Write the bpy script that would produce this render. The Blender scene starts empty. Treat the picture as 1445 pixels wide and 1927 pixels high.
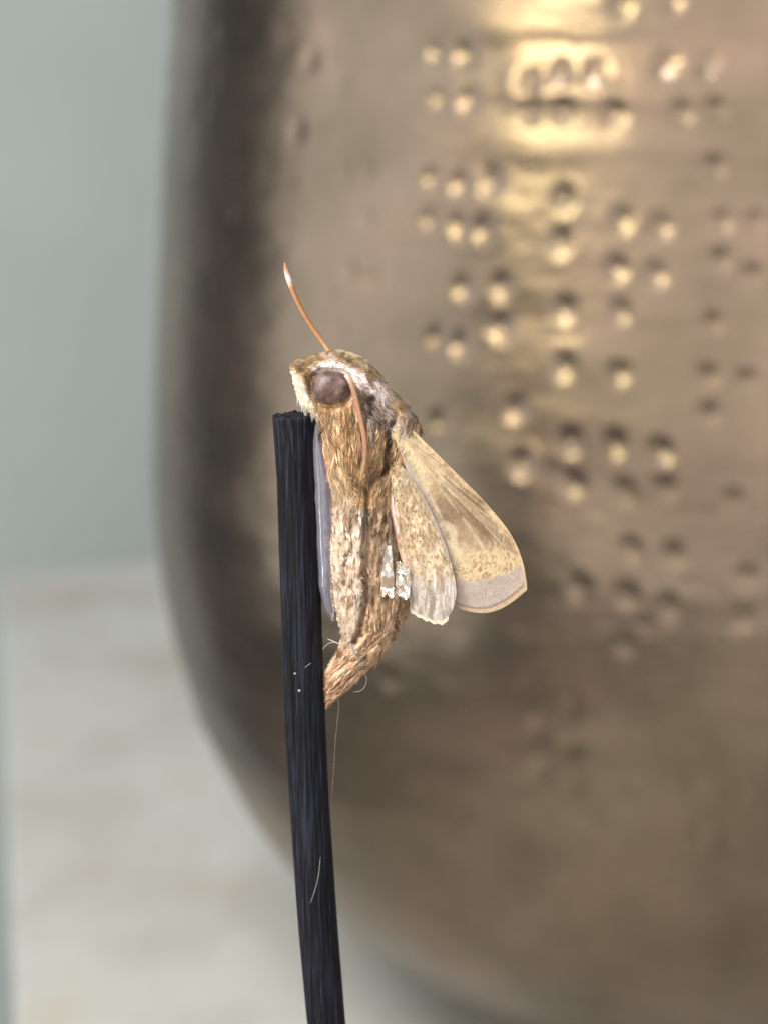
import bpy, math, random
import numpy as np
from mathutils import Vector

# ------------------------------------------------------------------ camera, world, lamps
MM = 0.001                       # all sizes below are written in millimetres
CAM = np.array((0.0, -245.0, 229.0)); PITCH = math.radians(12.0)
FPX, PX, PY = 5018.0, 722.5, 963.5     # focal length and centre in photo pixels
scene = bpy.context.scene
cam_d = bpy.data.cameras.new('camera'); cam = bpy.data.objects.new('camera', cam_d)
scene.collection.objects.link(cam); scene.camera = cam
cam.location = CAM * MM; cam.rotation_euler = (math.radians(90) - PITCH, 0, 0)
cam_d.sensor_fit = 'VERTICAL'; cam_d.sensor_height = 24.0
cam_d.lens = 12.0 * FPX / PY
cam_d.clip_start = 0.01; cam_d.clip_end = 50
cam_d.dof.use_dof = True; cam_d.dof.focus_distance = 0.2475; cam_d.dof.aperture_fstop = cam_d.lens / 3.3
scene.render.resolution_x = 767; scene.render.resolution_y = 1024
w = bpy.data.worlds.new('World'); scene.world = w; w.use_nodes = True
bg = w.node_tree.nodes['Background']; bg.inputs[0].default_value = (0.55, 0.60, 0.66, 1); bg.inputs[1].default_value = 0.22
scene.view_settings.view_transform = 'Standard'; scene.view_settings.look = 'None'
scene.view_settings.exposure = 0.0; scene.view_settings.gamma = 1.0

def area(name, loc, target, sx, sy, power, col):
    l = bpy.data.lights.new(name, 'AREA'); l.shape = 'RECTANGLE'
    l.size = sx * MM; l.size_y = sy * MM; l.energy = power; l.color = col
    o = bpy.data.objects.new(name, l); scene.collection.objects.link(o)
    o.location = Vector(loc) * MM
    d = Vector(target) - Vector(loc); o.rotation_euler = d.to_track_quat('-Z', 'Z').to_euler()
    return o
area('window_light', (-360, -420, 1000), (20, 100, 120), 560, 420, 20, (1.0, 0.98, 0.95))
area('side_fill', (-1400, -100, 330), (60, 160, 150), 1600, 1300, 12, (0.97, 0.985, 1.0))  # unseen panel added on the left to give the pot a mid-tone reflection
area('room_fill', (-250, -1700, 330), (0, 100, 180), 2500, 1400, 21, (1.0, 0.92, 0.88))  # unseen panel added behind the camera, fills the pot reflection and moth front
area('lamp_light', (-722, -580, 400), (40, 200, 205), 250, 110, 3.4, (1.0, 0.92, 0.64))

# ------------------------------------------------------------------ helpers
random.seed(7); rng = np.random.default_rng(7)
cp, sp = math.cos(PITCH), math.sin(PITCH)
def ray(u, v):
    a = (np.asarray(u, float) - PX) / FPX; b = (PY - np.asarray(v, float)) / FPX
    return np.stack([a, cp + b * sp, -sp + b * cp], -1)
def at(u, v, y=0.0):                       # point of the upright plane y = const, in mm
    d = ray(u, v); t = (y - CAM[1]) / d[..., 1]
    return CAM + d * t[..., None]
def flat(u, v): return at(u, v, 0.0)
def ground(u, v):                          # point on the table top z = 0
    d = ray(u, v); t = -CAM[2] / d[..., 2]
    return CAM + d * t[..., None]
def lin(c):                                # sRGB 0..255 to linear
    c = np.asarray(c, float) / 255.0
    return np.where(c <= 0.04045, c / 12.92, ((c + 0.055) / 1.055) ** 2.4)
def calm(c, k, g=1.0):                     # towards its own grey
    c = np.asarray(c); l = (c * np.array([0.3, 0.55, 0.15])).sum(-1, keepdims=True)
    return (c + (l - c) * k) * g
def sstep(a, b, x):
    t = np.clip((x - a) / (b - a), 0, 1); return t * t * (3 - 2 * t)
def mixc(a, b, t): return a + (b - a) * np.asarray(t)[..., None]
def _h(i, j, k):
    n = (i * 374761393 + j * 668265263 + k * 2147483647 + 1013904223) & 0xFFFFFFFF
    n = ((n ^ (n >> 13)) * 1274126177) & 0xFFFFFFFF
    n = n ^ (n >> 16)
    return (n & 0xFFFF) / 65535.0
def vn(x, y, z=0.0):                       # value noise 0..1
    x, y, z = np.broadcast_arrays(np.asarray(x, float), np.asarray(y, float), np.asarray(z, float))
    xi, yi, zi = [np.floor(q).astype(np.int64) for q in (x, y, z)]
    fx, fy, fz = x - xi, y - yi, z - zi
    fx, fy, fz = [q * q * (3 - 2 * q) for q in (fx, fy, fz)]
    r = 0
    for a in (0, 1):
        for b in (0, 1):
            for c in (0, 1):
                r = r + _h(xi + a, yi + b, zi + c) * (fx if a else 1 - fx) * (fy if b else 1 - fy) * (fz if c else 1 - fz)
    return r
def fbm(x, y, z=0.0, o=4):
    r = 0; a = 0.5; s = 0
    for i in range(o):
        r = r + a * vn(np.asarray(x) * 2 ** i, np.asarray(y) * 2 ** i, np.asarray(z) * 1.0 + 17 * i); s += a; a *= 0.5
    return r / s
def smooth_curve(pts, n, k=0):
    """Catmull-Rom through pts, n samples"""
    p = np.asarray(pts, float); p = np.vstack([2 * p[0] - p[1], p, 2 * p[-1] - p[-2]])
    m = len(p) - 3; t = np.linspace(0, m - 1e-9, n); i = t.astype(int); f = (t - i)[:, None]
    a, b, c, d = p[i], p[i + 1], p[i + 2], p[i + 3]
    return 0.5 * (2 * b + (c - a) * f + (2 * a - 5 * b + 4 * c - d) * f ** 2 + (3 * b - a - 3 * c + d) * f ** 3)
def table_fn(pts, sm=6):
    q = np.array(pts, float); xs = np.arange(q[0, 0] - 60, q[-1, 0] + 60, 1.0)
    ys = np.interp(xs, q[:, 0], q[:, 1])
    if sm: ker = np.exp(-0.5 * (np.arange(-3 * sm, 3 * sm + 1) / sm) ** 2); ker /= ker.sum(); ys = np.convolve(np.pad(ys, 3 * sm, 'edge'), ker, 'valid')
    return lambda v: np.interp(v, xs, ys)
def seg_dist(u, v, pts):
    best = np.full(np.shape(u), 1e9); along = np.zeros(np.shape(u)); n = len(pts) - 1
    for i in range(n):
        a = np.array(pts[i], float); b = np.array(pts[i + 1], float); ab = b - a
        t = np.clip(((u - a[0]) * ab[0] + (v - a[1]) * ab[1]) / (ab @ ab), 0, 1)
        d = np.hypot(u - a[0] - t * ab[0], v - a[1] - t * ab[1])
        m = d < best; best = np.where(m, d, best); along = np.where(m, (i + t) / n, along)
    return best, along

def new_mesh(name, verts, faces, mat, parent=None, col=None, smooth=True, origin=(0, 0, 0)):
    """verts in world mm, faces: (N,4) or (N,3) array or list of such arrays"""
    me = bpy.data.meshes.new(name)
    V = (np.asarray(verts, float) - np.asarray(origin, float)) * MM
    if not isinstance(faces, list): faces = [faces]
    faces = [np.asarray(f, np.int32) for f in faces if len(f)]
    loops = np.concatenate([f.ravel() for f in faces]); tot = np.concatenate([np.full(len(f), f.shape[1], np.int32) for f in faces])
    start = np.concatenate([[0], np.cumsum(tot)[:-1]]).astype(np.int32)
    me.vertices.add(len(V)); me.vertices.foreach_set('co', V.astype(np.float32).ravel())
    me.loops.add(len(loops)); me.loops.foreach_set('vertex_index', loops)
    me.polygons.add(len(tot)); me.polygons.foreach_set('loop_start', start); me.polygons.foreach_set('loop_total', tot)
    me.update(calc_edges=True); me.validate()
    me.polygons.foreach_set('use_smooth', np.full(len(me.polygons), smooth))
    if col is not None:
        at_ = me.color_attributes.new('Col', 'FLOAT_COLOR', 'POINT')
        c4 = np.ones((len(V), 4), np.float32); c4[:, :3] = np.clip(col, 0, 1); at_.data.foreach_set('color', c4.ravel())
    me.materials.append(mat)
    o = bpy.data.objects.new(name, me); scene.collection.objects.link(o)
    if parent is not None: o.parent = parent
    else: o.location = Vector(origin) * MM
    return o
def thing(name, loc, label, cat, group=None):
    o = bpy.data.objects.new(name, None); scene.collection.objects.link(o)
    o.location = Vector(loc) * MM; o.empty_display_size = 0.005
    o['label'] = label; o['category'] = cat
    if group: o['group'] = group
    return o
def tag(o, label, cat, group=None):
    o['label'] = label; o['category'] = cat
    if group: o['group'] = group
    return o
def grid_faces(nr, nc, wrap=True, flip=False):
    i, j = np.meshgrid(np.arange(nr - 1), np.arange(nc if wrap else nc - 1), indexing='ij')
    a = i * nc + j; b = i * nc + (j + 1) % nc
    f = np.stack([a, b, b + nc, a + nc], -1).reshape(-1, 4)
    return f[:, ::-1] if flip else f
def tube(path, rad, n=8):
    path = np.asarray(path, float); m = len(path); rad = np.broadcast_to(np.asarray(rad, float), (m,))
    t = np.gradient(path, axis=0); t /= np.linalg.norm(t, axis=1)[:, None]
    ref = np.array([0.1, 1.0, 0.2]); e1 = np.cross(t, ref); e1 /= np.linalg.norm(e1, axis=1)[:, None]; e2 = np.cross(t, e1)
    a = np.linspace(0, 2 * np.pi, n, endpoint=False)
    V = path[:, None, :] + rad[:, None, None] * (np.cos(a)[None, :, None] * e1[:, None, :] + np.sin(a)[None, :, None] * e2[:, None, :])
    V = V.reshape(-1, 3); F = grid_faces(m, n)
    V = np.vstack([V, path[0], path[-1]]); k = np.arange(n)
    c0 = np.stack([np.full(n, m * n), (k + 1) % n, k], -1)
    c1 = np.stack([np.full(n, m * n + 1), (m - 1) * n + k, (m - 1) * n + (k + 1) % n], -1)
    return V, [F, np.vstack([c0, c1])]

# ------------------------------------------------------------------ materials
def mat_new(name):
    m = bpy.data.materials.new(name); m.use_nodes = True
    return m, m.node_tree.nodes, m.node_tree.links, m.node_tree.nodes['Principled BSDF']
def nd(N, t, **kw):
    n = N.new(t)
    for k, v in kw.items(): setattr(n, k, v)
    return n
def coord(N, L, scale):
    tc = N.new('ShaderNodeTexCoord'); mp = N.new('ShaderNodeMapping')
    L.new(tc.outputs['Object'], mp.inputs[0]); mp.inputs['Scale'].default_value = [s * 1000 for s in scale]
    return mp.outputs[0]
def noise(N, L, vec, sc, det=4, rough=0.6):
    n = N.new('ShaderNodeTexNoise'); L.new(vec, n.inputs['Vector'])
    n.inputs['Scale'].default_value = sc; n.inputs['Detail'].default_value = det; n.inputs['Roughness'].default_value = rough
    return n.outputs[0]
def ramp(N, L, fac, stops):
    r = N.new('ShaderNodeValToRGB'); L.new(fac, r.inputs[0])
    e = r.color_ramp.elements
    while len(e) < len(stops): e.new(0.5)
    for q, (p, c) in zip(e, stops):
        q.position = p; q.color = (*c, 1) if len(c) == 3 else c
    return r.outputs[0]
def bump(N, L, h, strength, dist):
    b = N.new('ShaderNodeBump'); L.new(h, b.inputs['Height'])
    b.inputs['Strength'].default_value = strength; b.inputs['Distance'].default_value = dist * MM
    return b.outputs[0]
def fuzzy_mat(name, rough, nscale, amt, sheen=0.0, spec=0.25, bdist=0.06):
    m, N, L, B = mat_new(name)
    a = nd(N, 'ShaderNodeAttribute', attribute_name='Col')
    nz = noise(N, L, coord(N, L, nscale), 1.0, 4, 0.65)
    mr = N.new('ShaderNodeMapRange'); L.new(nz, mr.inputs[0])
    mr.inputs[1].default_value = 0.25; mr.inputs[2].default_value = 0.75; mr.inputs[3].default_value = 1 - amt; mr.inputs[4].default_value = 1 + amt
    mx = nd(N, 'ShaderNodeVectorMath', operation='SCALE'); L.new(a.outputs['Color'], mx.inputs[0]); L.new(mr.outputs[0], mx.inputs['Scale'])
    L.new(mx.outputs[0], B.inputs['Base Color'])
    B.inputs['Roughness'].default_value = rough; B.inputs['Specular IOR Level'].default_value = spec
    B.inputs['Sheen Weight'].default_value = sheen; B.inputs['Sheen Roughness'].default_value = 0.5
    L.new(bump(N, L, nz, 0.6, bdist), B.inputs['Normal'])
    return m
M_body = fuzzy_mat('moth_scales', 0.8, (3.0, 3.0, 0.8), 0.25)
M_fur = fuzzy_mat('moth_fur', 0.55, (2, 2, 2), 0.12, spec=0.3, bdist=0.01)
M_wing = fuzzy_mat('wing_scales', 0.55, (6, 6, 3.0), 0.26, spec=0.35, bdist=0.03)
M_ant = fuzzy_mat('antenna_cuticle', 0.5, (6, 6, 6), 0.18, spec=0.4, bdist=0.03)

def m_eye():
    m, N, L, B = mat_new('eye_glaze')
    n = noise(N, L, coord(N, L, (1.1, 1.1, 0.8)), 1.0, 4, 0.6)
    c = ramp(N, L, n, [(0.30, tuple(lin((58, 40, 36)))), (0.5, tuple(lin((98, 76, 71)))), (0.66, tuple(lin((134, 112, 105))))])
    L.new(c, B.inputs['Base Color']); B.inputs['Roughness'].default_value = 0.45
    n2 = noise(N, L, coord(N, L, (9, 9, 9)), 1.0, 2)
    L.new(bump(N, L, n2, 0.35, 0.03), B.inputs['Normal'])
    return m
M_eye = m_eye()

def m_stick():
    m, N, L, B = mat_new('black_reed')
    n = noise(N, L, coord(N, L, (5.0, 5.0, 0.12)), 1.0, 5, 0.65)
    c = ramp(N, L, n, [(0.30, tuple(lin((2, 2, 4)))), (0.48, tuple(lin((8, 8, 13)))), (0.64, tuple(lin((38, 40, 56))))])
    L.new(c, B.inputs['Base Color']); B.inputs['Roughness'].default_value = 0.6; B.inputs['Specular IOR Level'].default_value = 0.2
    L.new(bump(N, L, n, 0.7, 0.12), B.inputs['Normal'])
    return m
M_stick = m_stick()
def m_glue(name, col, tr, rough, ior=1.45):
    m, N, L, B = mat_new(name)
    n = noise(N, L, coord(N, L, (0.9, 0.9, 0.25)), 1.0, 3)
    c = ramp(N, L, n, [(0.3, tuple(np.array(col) * 0.8)), (0.7, col)])
    L.new(c, B.inputs['Base Color']); B.inputs['Roughness'].default_value = rough
    B.inputs['Transmission Weight'].default_value = tr; B.inputs['IOR'].default_value = ior
    L.new(bump(N, L, n, 0.25, 0.25), B.inputs['Normal'])
    return m
M_glue = m_glue('dried_glue', (0.34, 0.33, 0.40), 0.55, 0.10)
M_film = m_glue('glue_film', (0.93, 0.80, 0.66), 0.85, 0.06, 1.65)
def m_plain(name, col, rough=0.6, tr=0.0):
    m, N, L, B = mat_new(name)
    n = noise(N, L, coord(N, L, (2, 2, 2)), 1.0, 3)
    c = ramp(N, L, n, [(0.3, tuple(np.array(col) * 0.85)), (0.7, col)])
    L.new(c, B.inputs['Base Color']); B.inputs['Roughness'].default_value = rough; B.inputs['Transmission Weight'].default_value = tr
    return m
M_lint = m_plain('lint', (0.36, 0.34, 0.33), 0.5)
def m_pot():
    m, N, L, B = mat_new('tarnished_brass')
    v = coord(N, L, (0.012, 0.012, 0.02)); n = noise(N, L, v, 1.0, 6, 0.6)
    c = ramp(N, L, n, [(0.30, tuple(lin((110, 97, 84)))), (0.5, tuple(lin((125, 112, 97)))), (0.7, tuple(lin((140, 124, 109))))])
    nb_ = noise(N, L, coord(N, L, (0.045, 0.045, 0.045)), 1.0, 3, 0.55)
    pt = ramp(N, L, nb_, [(0.32, (0.84, 0.84, 0.80)), (0.5, (1.0, 0.99, 0.98)), (0.68, (1.17, 1.10, 1.08))])
    mu = nd(N, 'ShaderNodeVectorMath', operation='MULTIPLY'); L.new(c, mu.inputs[0]); L.new(pt, mu.inputs[1])
    L.new(mu.outputs[0], B.inputs['Base Color']); B.inputs['Metallic'].default_value = 1.0
    n2 = noise(N, L, coord(N, L, (0.05, 0.05, 0.08)), 1.0, 5, 0.6)
    r = N.new('ShaderNodeMapRange'); L.new(n2, r.inputs[0]); r.inputs[3].default_value = 0.20; r.inputs[4].default_value = 0.34
    L.new(r.outputs[0], B.inputs['Roughness'])
    n3 = noise(N, L, coord(N, L, (0.03, 0.03, 0.10)), 1.0, 3, 0.5)
    L.new(bump(N, L, n3, 0.5, 1.2), B.inputs['Normal'])
    return m
M_pot = m_pot()
def m_table():
    m, N, L, B = mat_new('pale_stone')
    n = noise(N, L, coord(N, L, (0.022, 0.012, 0.02)), 1.0, 4, 0.55)
    c = ramp(N, L, n, [(0.30, tuple(lin((170, 162, 152)))), (0.46, tuple(lin((178, 177, 171)))), (0.56, tuple(lin((185, 185, 180)))), (0.72, tuple(lin((180, 174, 162))))])
    L.new(c, B.inputs['Base Color']); B.inputs['Roughness'].default_value = 0.45
    return m
def m_wall():
    m, N, L, B = mat_new('painted_wall')
    n = noise(N, L, coord(N, L, (0.01, 0.01, 0.01)), 1.0, 4)
    c = ramp(N, L, n, [(0.3, tuple(lin((160, 170, 170)))), (0.7, tuple(lin((168, 177, 178))))])
    L.new(c, B.inputs['Base Color']); B.inputs['Roughness'].default_value = 0.8
    return m
def m_floor():
    m, N, L, B = mat_new('grey_floor')
    n = noise(N, L, coord(N, L, (0.004, 0.004, 0.004)), 1.0, 4)
    c = ramp(N, L, n, [(0.3, tuple(lin((176, 172, 168)))), (0.7, tuple(lin((190, 186, 182))))])
    L.new(c, B.inputs['Base Color']); B.inputs['Roughness'].default_value = 0.6
    return m

# ------------------------------------------------------------------ setting: table, wall, floor
def slab(name, corners, z0, z1, mat, bev=3.0):
    import bmesh
    bm = bmesh.new()
    lo = [bm.verts.new((c[0] * MM, c[1] * MM, z0 * MM)) for c in corners]; hi = [bm.verts.new((c[0] * MM, c[1] * MM, z1 * MM)) for c in corners]
    n = len(corners); bm.faces.new(lo[::-1]); bm.faces.new(hi)
    for i in range(n): bm.faces.new((lo[i], lo[(i + 1) % n], hi[(i + 1) % n], hi[i]))
    bmesh.ops.recalc_face_normals(bm, faces=bm.faces)
    if bev: bmesh.ops.bevel(bm, geom=list(bm.edges), offset=bev * MM, segments=3, affect='EDGES', profile=0.5)
    me = bpy.data.meshes.new(name); bm.to_mesh(me); bm.free(); me.materials.append(mat)
    o = bpy.data.objects.new(name, me); scene.collection.objects.link(o)
    return o
C = ground(2, 1088)[:2]; Bk = ground(310, 1052)[:2]; Lf = ground(30, 1927)[:2]
db = (Bk - C) / np.linalg.norm(Bk - C); dl = (Lf - C) / np.linalg.norm(Lf - C)
t_far = 1150.0
tbl = slab('table_top', [C, C + dl * 1250, C + dl * 1250 + db * t_far, C + db * t_far], -32, 0, m_table(), 1.0)
tbl['kind'] = 'structure'
nb = np.array((-db[1], db[0])); nb = nb if nb[1] > 0 else -nb
W0 = C + nb * 60
wl = slab('wall', [W0 - db * 260, W0 + db * 1700, W0 + db * 1700 + nb * 80, W0 - db * 260 + nb * 80], -760, 1100, m_wall(), 0)
wl['kind'] = 'structure'
fl = slab('floor', [(-1600, -1500), (1800, -1500), (1800, 2600), (-1600, 2600)], -790, -760, m_floor(), 0)
fl['kind'] = 'structure'

# ------------------------------------------------------------------ hammered brass pot
AX, AY = 76.4, 560.0 + CAM[1]
POT = dict(R=125.39, zm=121.15, n=2.11, tap=5.81, rb=19.2)
def pot_profile():
    t = np.linspace(0, 1, 150); a = t * np.pi / 2
    zb = POT['zm'] * (1 - np.cos(a) ** (2 / POT['n'])); rb = POT['rb'] + (POT['R'] - POT['rb']) * np.sin(a) ** (2 / POT['n'])
    zw = np.arange(POT['zm'], POT['zm'] + 150, 0.8)[1:]; rw = POT['R'] - POT['tap'] * ((zw - POT['zm']) / 100) ** 1.3
    return np.r_[zb, zw], np.r_[rb, rw]
pz, pr = pot_profile()
def ring_wave(z):                              # faint raised bands turned into the wall
    return 0.22 * np.exp(-((z - 205) / 2.4) ** 2) - 0.20 * np.exp(-((z - 212) / 2.6) ** 2) + 0.16 * np.exp(-((z - 196) / 2.6) ** 2) + 0.10 * np.sin(z / 7.0) * sstep(120, 160, z)
def on_pot(u, v):
    d = ray(u, v); d = d / np.linalg.norm(d)
    for t in np.arange(380, 620, 0.5):
        p = CAM + d * t
        if p[2] < 1: return None
        if math.hypot(p[0] - AX, p[1] - AY) < np.interp(p[2], pz, pr):
            return math.atan2(p[1] - AY, p[0] - AX), p[2]
    return None
z6 = [(245,195),(350,195),(255,350),(360,365),(575,400),(695,400),(880,410),(570,290),(690,260),(815,270),(905,10),(1090,0),(1075,225),(1225,235),
      (1130,410),(1250,405),(1245,610),(1390,810),(1270,820),(1265,950),(1385,1005),(230,650),(335,675),(440,670),(225,800),(325,825),(415,835),(700,720),
      (685,875),(910,805),(1050,830),(885,975),(1030,1000),(340,1045),(475,1045),(475,1205),(330,1260),(245,1235),(700,1120),(900,1145),(1235,1185),(1360,1400),
      (1220,1370),(700,1330),(895,1360),(525,1500),(255,1545),(1225,1525),(720,1610),(885,1610),(1050,1645),(545,1690),(-20,620),(-15,800),(5,1020),(-80,980)]
z7 = [(635,60),(770,70),(925,85),(480,125),(645,190),(810,210),(940,205),(1160,245),(830,395),(965,420),(665,525),(820,550),(950,590),(1205,495),(1190,630),
      (810,715),(500,835),(640,905),(530,980),(640,1030),(545,1100),(650,1165),(840,1170),(1035,1160),(1180,1180),(75,1105),(60,825),(1050,1320),(1140,1340),(970,1470)]
dents = []
for x, y in z6: dents.append((on_pot(700 + x / 1.94, y / 1.94), 1.0))
for x, y in z7: dents.append((on_pot(700 + x / 1.71, 800 + y / 1.71), 0.85 if y < 700 else 0.55))
for x, y in [(400, 60), (405, 150), (385, 200), (450, 400), (640, 160), (585, 110), (655, 320), (560, 250), (470, 60), (640, 620), (620, 560)]: dents.append((on_pot(x, y), 0.6))
dents = [(d[0], d[1], s) for d, s in dents if d is not None]
# the punched pattern goes on round the pot where the photograph does not reach
for k in range(90):
    th = random.uniform(-0.9, 1.6); z = random.uniform(30, 240)
    for q in (0, 1): dents.append((th + q * 0.062, z, 0.7))
def build_pot():
    th = np.concatenate([np.linspace(-math.pi * 1.02, -math.pi * 0.22, 620, endpoint=False), np.linspace(-math.pi * 0.22, math.pi * 0.98, 230, endpoint=False)])
    nz_, nt = len(pz), len(th)
    dz = np.gradient(pz); dr = np.gradient(pr + 0 * pz); ln = np.hypot(dz, dr); ny, nr = -dr / ln, dz / ln      # outward normal (nr radial, ny up)
    arc = np.concatenate([[0], np.cumsum(np.hypot(np.diff(pz), np.diff(pr)))])
    disp = np.repeat(ring_wave(pz)[:, None], nt, 1)
    TH, ZZ = np.meshgrid(th, arc); RR = pr[:, None] + 0 * TH
    disp += (0.28 * (fbm(TH * 7, ZZ / 22.0, 3.0, 3) - 0.5) + 0.10 * (fbm(TH * 22, ZZ / 6.0, 8.0, 2) - 0.5)) * sstep(20, 60, RR)          # beaten unevenness
    for t0, z0, s in dents:
        k = int(np.argmin(np.abs(pz - z0))); a0 = arc[k]; r0 = pr[k]
        rows = np.where(np.abs(arc - a0) < 7)[0]; dt = (th - t0 + math.pi) % (2 * math.pi) - math.pi; cols = np.where(np.abs(dt) * r0 < 7)[0]
        if not len(rows) or not len(cols): continue
        d = np.hypot((arc[rows] - a0)[:, None], (dt[cols] * r0)[None, :])
        R0 = 1.75
        disp[np.ix_(rows, cols)] += s * (-0.45 * np.exp(-(d / R0) ** 2) + 0.05 * np.exp(-((d - 3.2) / 0.9) ** 2))
    R2 = pr[:, None] + nr[:, None] * disp; Z2 = pz[:, None] + ny[:, None] * disp
    V = np.stack([AX + R2 * np.cos(TH), AY + R2 * np.sin(TH), Z2], -1).reshape(-1, 3)
    # rim and inside wall, then base disc
    extra = []
    rt, zt = pr[-1], pz[-1]
    for r, z in [(rt + 2, zt + 2), (rt + 4, zt + 6), (rt + 3, zt + 9), (rt, zt + 9.5), (rt - 2.5, zt + 7), (rt - 2.5, zt), (POT['R'] - 3, POT['zm'] + 20), (POT['R'] - 8, 70), (70, 16), (18, 4)]:
        extra.append(np.stack([AX + r * np.cos(th), AY + r * np.sin(th), np.full(nt, z)], -1))
    V = np.vstack([V] + extra); F = grid_faces(nz_ + len(extra), nt)
    n = len(V); V = np.vstack([V, [[AX, AY, 0.4], [AX, AY, 3.2]]]); k = np.arange(nt)
    b0 = np.stack([np.full(nt, n), (k + 1) % nt, k], -1); l = (nz_ + len(extra) - 1) * nt; b1 = np.stack([np.full(nt, n + 1), l + k, l + (k + 1) % nt], -1)
    o = new_mesh('brass_pot', V, [F, np.vstack([b0, b1])], M_pot, origin=(AX, AY, 0))
    tag(o, 'large round-bottomed tarnished brass pot punched with small dents, behind the moth', 'pot')
build_pot()

# ------------------------------------------------------------------ black reed stick
SL = np.array([(783, 513), (830, 516), (900, 521), (1000, 524), (1150, 529), (1300, 533), (1450, 541), (1600, 551), (1750, 562), (1900, 576), (1927, 579)], float)
SR = np.array([(783, 597), (830, 596), (900, 597), (1000, 600), (1100, 604), (1250, 608), (1350, 612), (1500, 619), (1620, 627), (1750, 636), (1900, 648), (1927, 650)], float)
def stick_edges(z):                            # left and right x in mm at height z
    vv = np.linspace(760, 1950, 400); zl = flat(np.interp(vv, SL[:, 0], SL[:, 1]), vv); zr = flat(np.interp(vv, SR[:, 0], SR[:, 1]), vv)
    return np.interp(z, zl[::-1, 2], zl[::-1, 0]), np.interp(z, zr[::-1, 2], zr[::-1, 0])
ztop = flat(555., 781.)[2]; zvis = flat(600., 1920.)[2]
def stick_axis(z):
    l, r = stick_edges(np.maximum(z, zvis)); c = (l + r) / 2; hw = (r - l) / 2
    s = 0.036; return c + np.where(z < zvis, (zvis - z) * 0.135, 0), hw
def build_stick():
    zs = np.concatenate([np.linspace(ztop, zvis, 420), np.linspace(zvis, 0.0, 90)[1:]])
    c, hw = stick_axis(zs); ns = 120; a = np.linspace(0, 2 * np.pi, ns, endpoint=False)
    A, Z = np.meshgrid(a, zs)
    rid = fbm(np.cos(A) * 4.5 + 9, np.sin(A) * 4.5 + 5, Z / 40.0, 4) - 0.5
    fine = vn(np.cos(A) * 9 + 3, np.sin(A) * 9 + 7, Z / 16.0) - 0.5
    fray = np.exp(-(ztop - Z) / 0.5) * (vn(np.cos(A) * 7, np.sin(A) * 7, 4) - 0.4) * 0.12
    rad = 1 + 0.16 * rid + 0.05 * fine + fray
    rad *= 1 - 0.05 * np.exp(-(ztop - Z) / 0.12) 
    X = c[:, None] + hw[:, None] * np.cos(A) * (1 + (rad - 1) * 0.35 * (np.abs(np.cos(A)) > .9) + (rad - 1) * (np.abs(np.cos(A)) <= .9))
    Y = hw[:, None] * 0.92 * np.sin(A) * rad
    Zt = Z + np.where(np.arange(len(zs))[:, None] == 0, 0.35 * (vn(np.cos(A) * 5, np.sin(A) * 5, 1) - 0.5), 0)
    V = np.stack([X, Y, Zt], -1)
    caps = []
    for f in (0.9, 0.65, 0.35):
        caps.append(np.stack([c[0] + (X[0] - c[0]) * f, Y[0] * f, ztop + 0.35 * (vn(X[0] * f * 3, Y[0] * f * 3, 2) - 0.5) - 0.02], -1))
    V = np.vstack([np.array(caps[::-1]).reshape(-1, 3), V.reshape(-1, 3)]); F = grid_faces(len(zs) + 3, ns, flip=True)
    n = len(V); V = np.vstack([V, [[c[0], 0, ztop], [c[-1], 0, 0]]]); k = np.arange(ns); l = (len(zs) + 2) * ns
    t = np.vstack([np.stack([np.full(ns, n), k, (k + 1) % ns], -1), np.stack([np.full(ns, n + 1), l + (k + 1) % ns, l + k], -1)])
    o = new_mesh('reed_stick', V, [F, t], M_stick, origin=(c[-1], 0, 0))
    tag(o, 'thin black fibrous reed stick standing upright with the moth glued to its top', 'stick')
build_stick()

# ------------------------------------------------------------------ the moth
ROOT = flat(614., 1330.)
moth = thing('hawk_moth', ROOT, 'dried brown and buff hawk moth glued head up to the black stick', 'moth')
Lf_ = table_fn([(659, 632), (661, 618), (664, 604), (668, 588), (673, 572), (678, 556), (682, 547), (686, 545), (700, 548), (715, 551), (730, 555), (745, 560), (758, 568), (770, 580), (782, 592), (800, 600), (840, 605), (880, 612), (920, 622),
                (960, 624), (990, 620), (1020, 615), (1060, 617), (1100, 622), (1140, 628), (1180, 638), (1200, 642), (1215, 638), (1230, 631), (1250, 618), (1270, 609), (1300, 609), (1335, 613)], 2)
Rt_ = table_fn([(659, 636), (661, 650), (664, 664), (670, 679), (677, 690), (687, 701), (697, 709), (712, 722), (728, 735), (745, 750), (760, 764), (785, 783), (805, 794), (820, 797), (850, 788), (900, 775), (950, 768), (1000, 766), (1060, 767),
                (1100, 770), (1130, 772), (1160, 765), (1190, 750), (1225, 729), (1255, 700), (1285, 668), (1312, 638), (1330, 619), (1335, 616)], 3)
T_ = table_fn([(659, 0.3), (662, 0.9), (668, 1.6), (680, 2.3), (700, 2.8), (730, 3.1), (760, 3.3), (800, 3.7), (850, 4.1), (900, 3.9), (950, 3.4), (1000, 3.2), (1100, 3.1), (1160, 2.7), (1220, 2.0), (1280, 1.2), (1320, .6), (1335, 0.25)], 5)
EYE = (624.0, 721.0)
BROW = [(586, 690), (600, 684), (620, 682), (642, 685), (662, 694), (680, 706), (702, 720), (722, 738), (740, 760)]
CREV = [(700, 870), (691, 910), (689, 960), (689, 1040), (690, 1100), (684, 1140), (676, 1170), (668, 1200)]
def eye_r(u, v): return ((np.abs(u - EYE[0]) / 36) ** 2.6 + (np.abs(v - EYE[1]) / 32) ** 2.6) ** (1 / 2.6)
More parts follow.
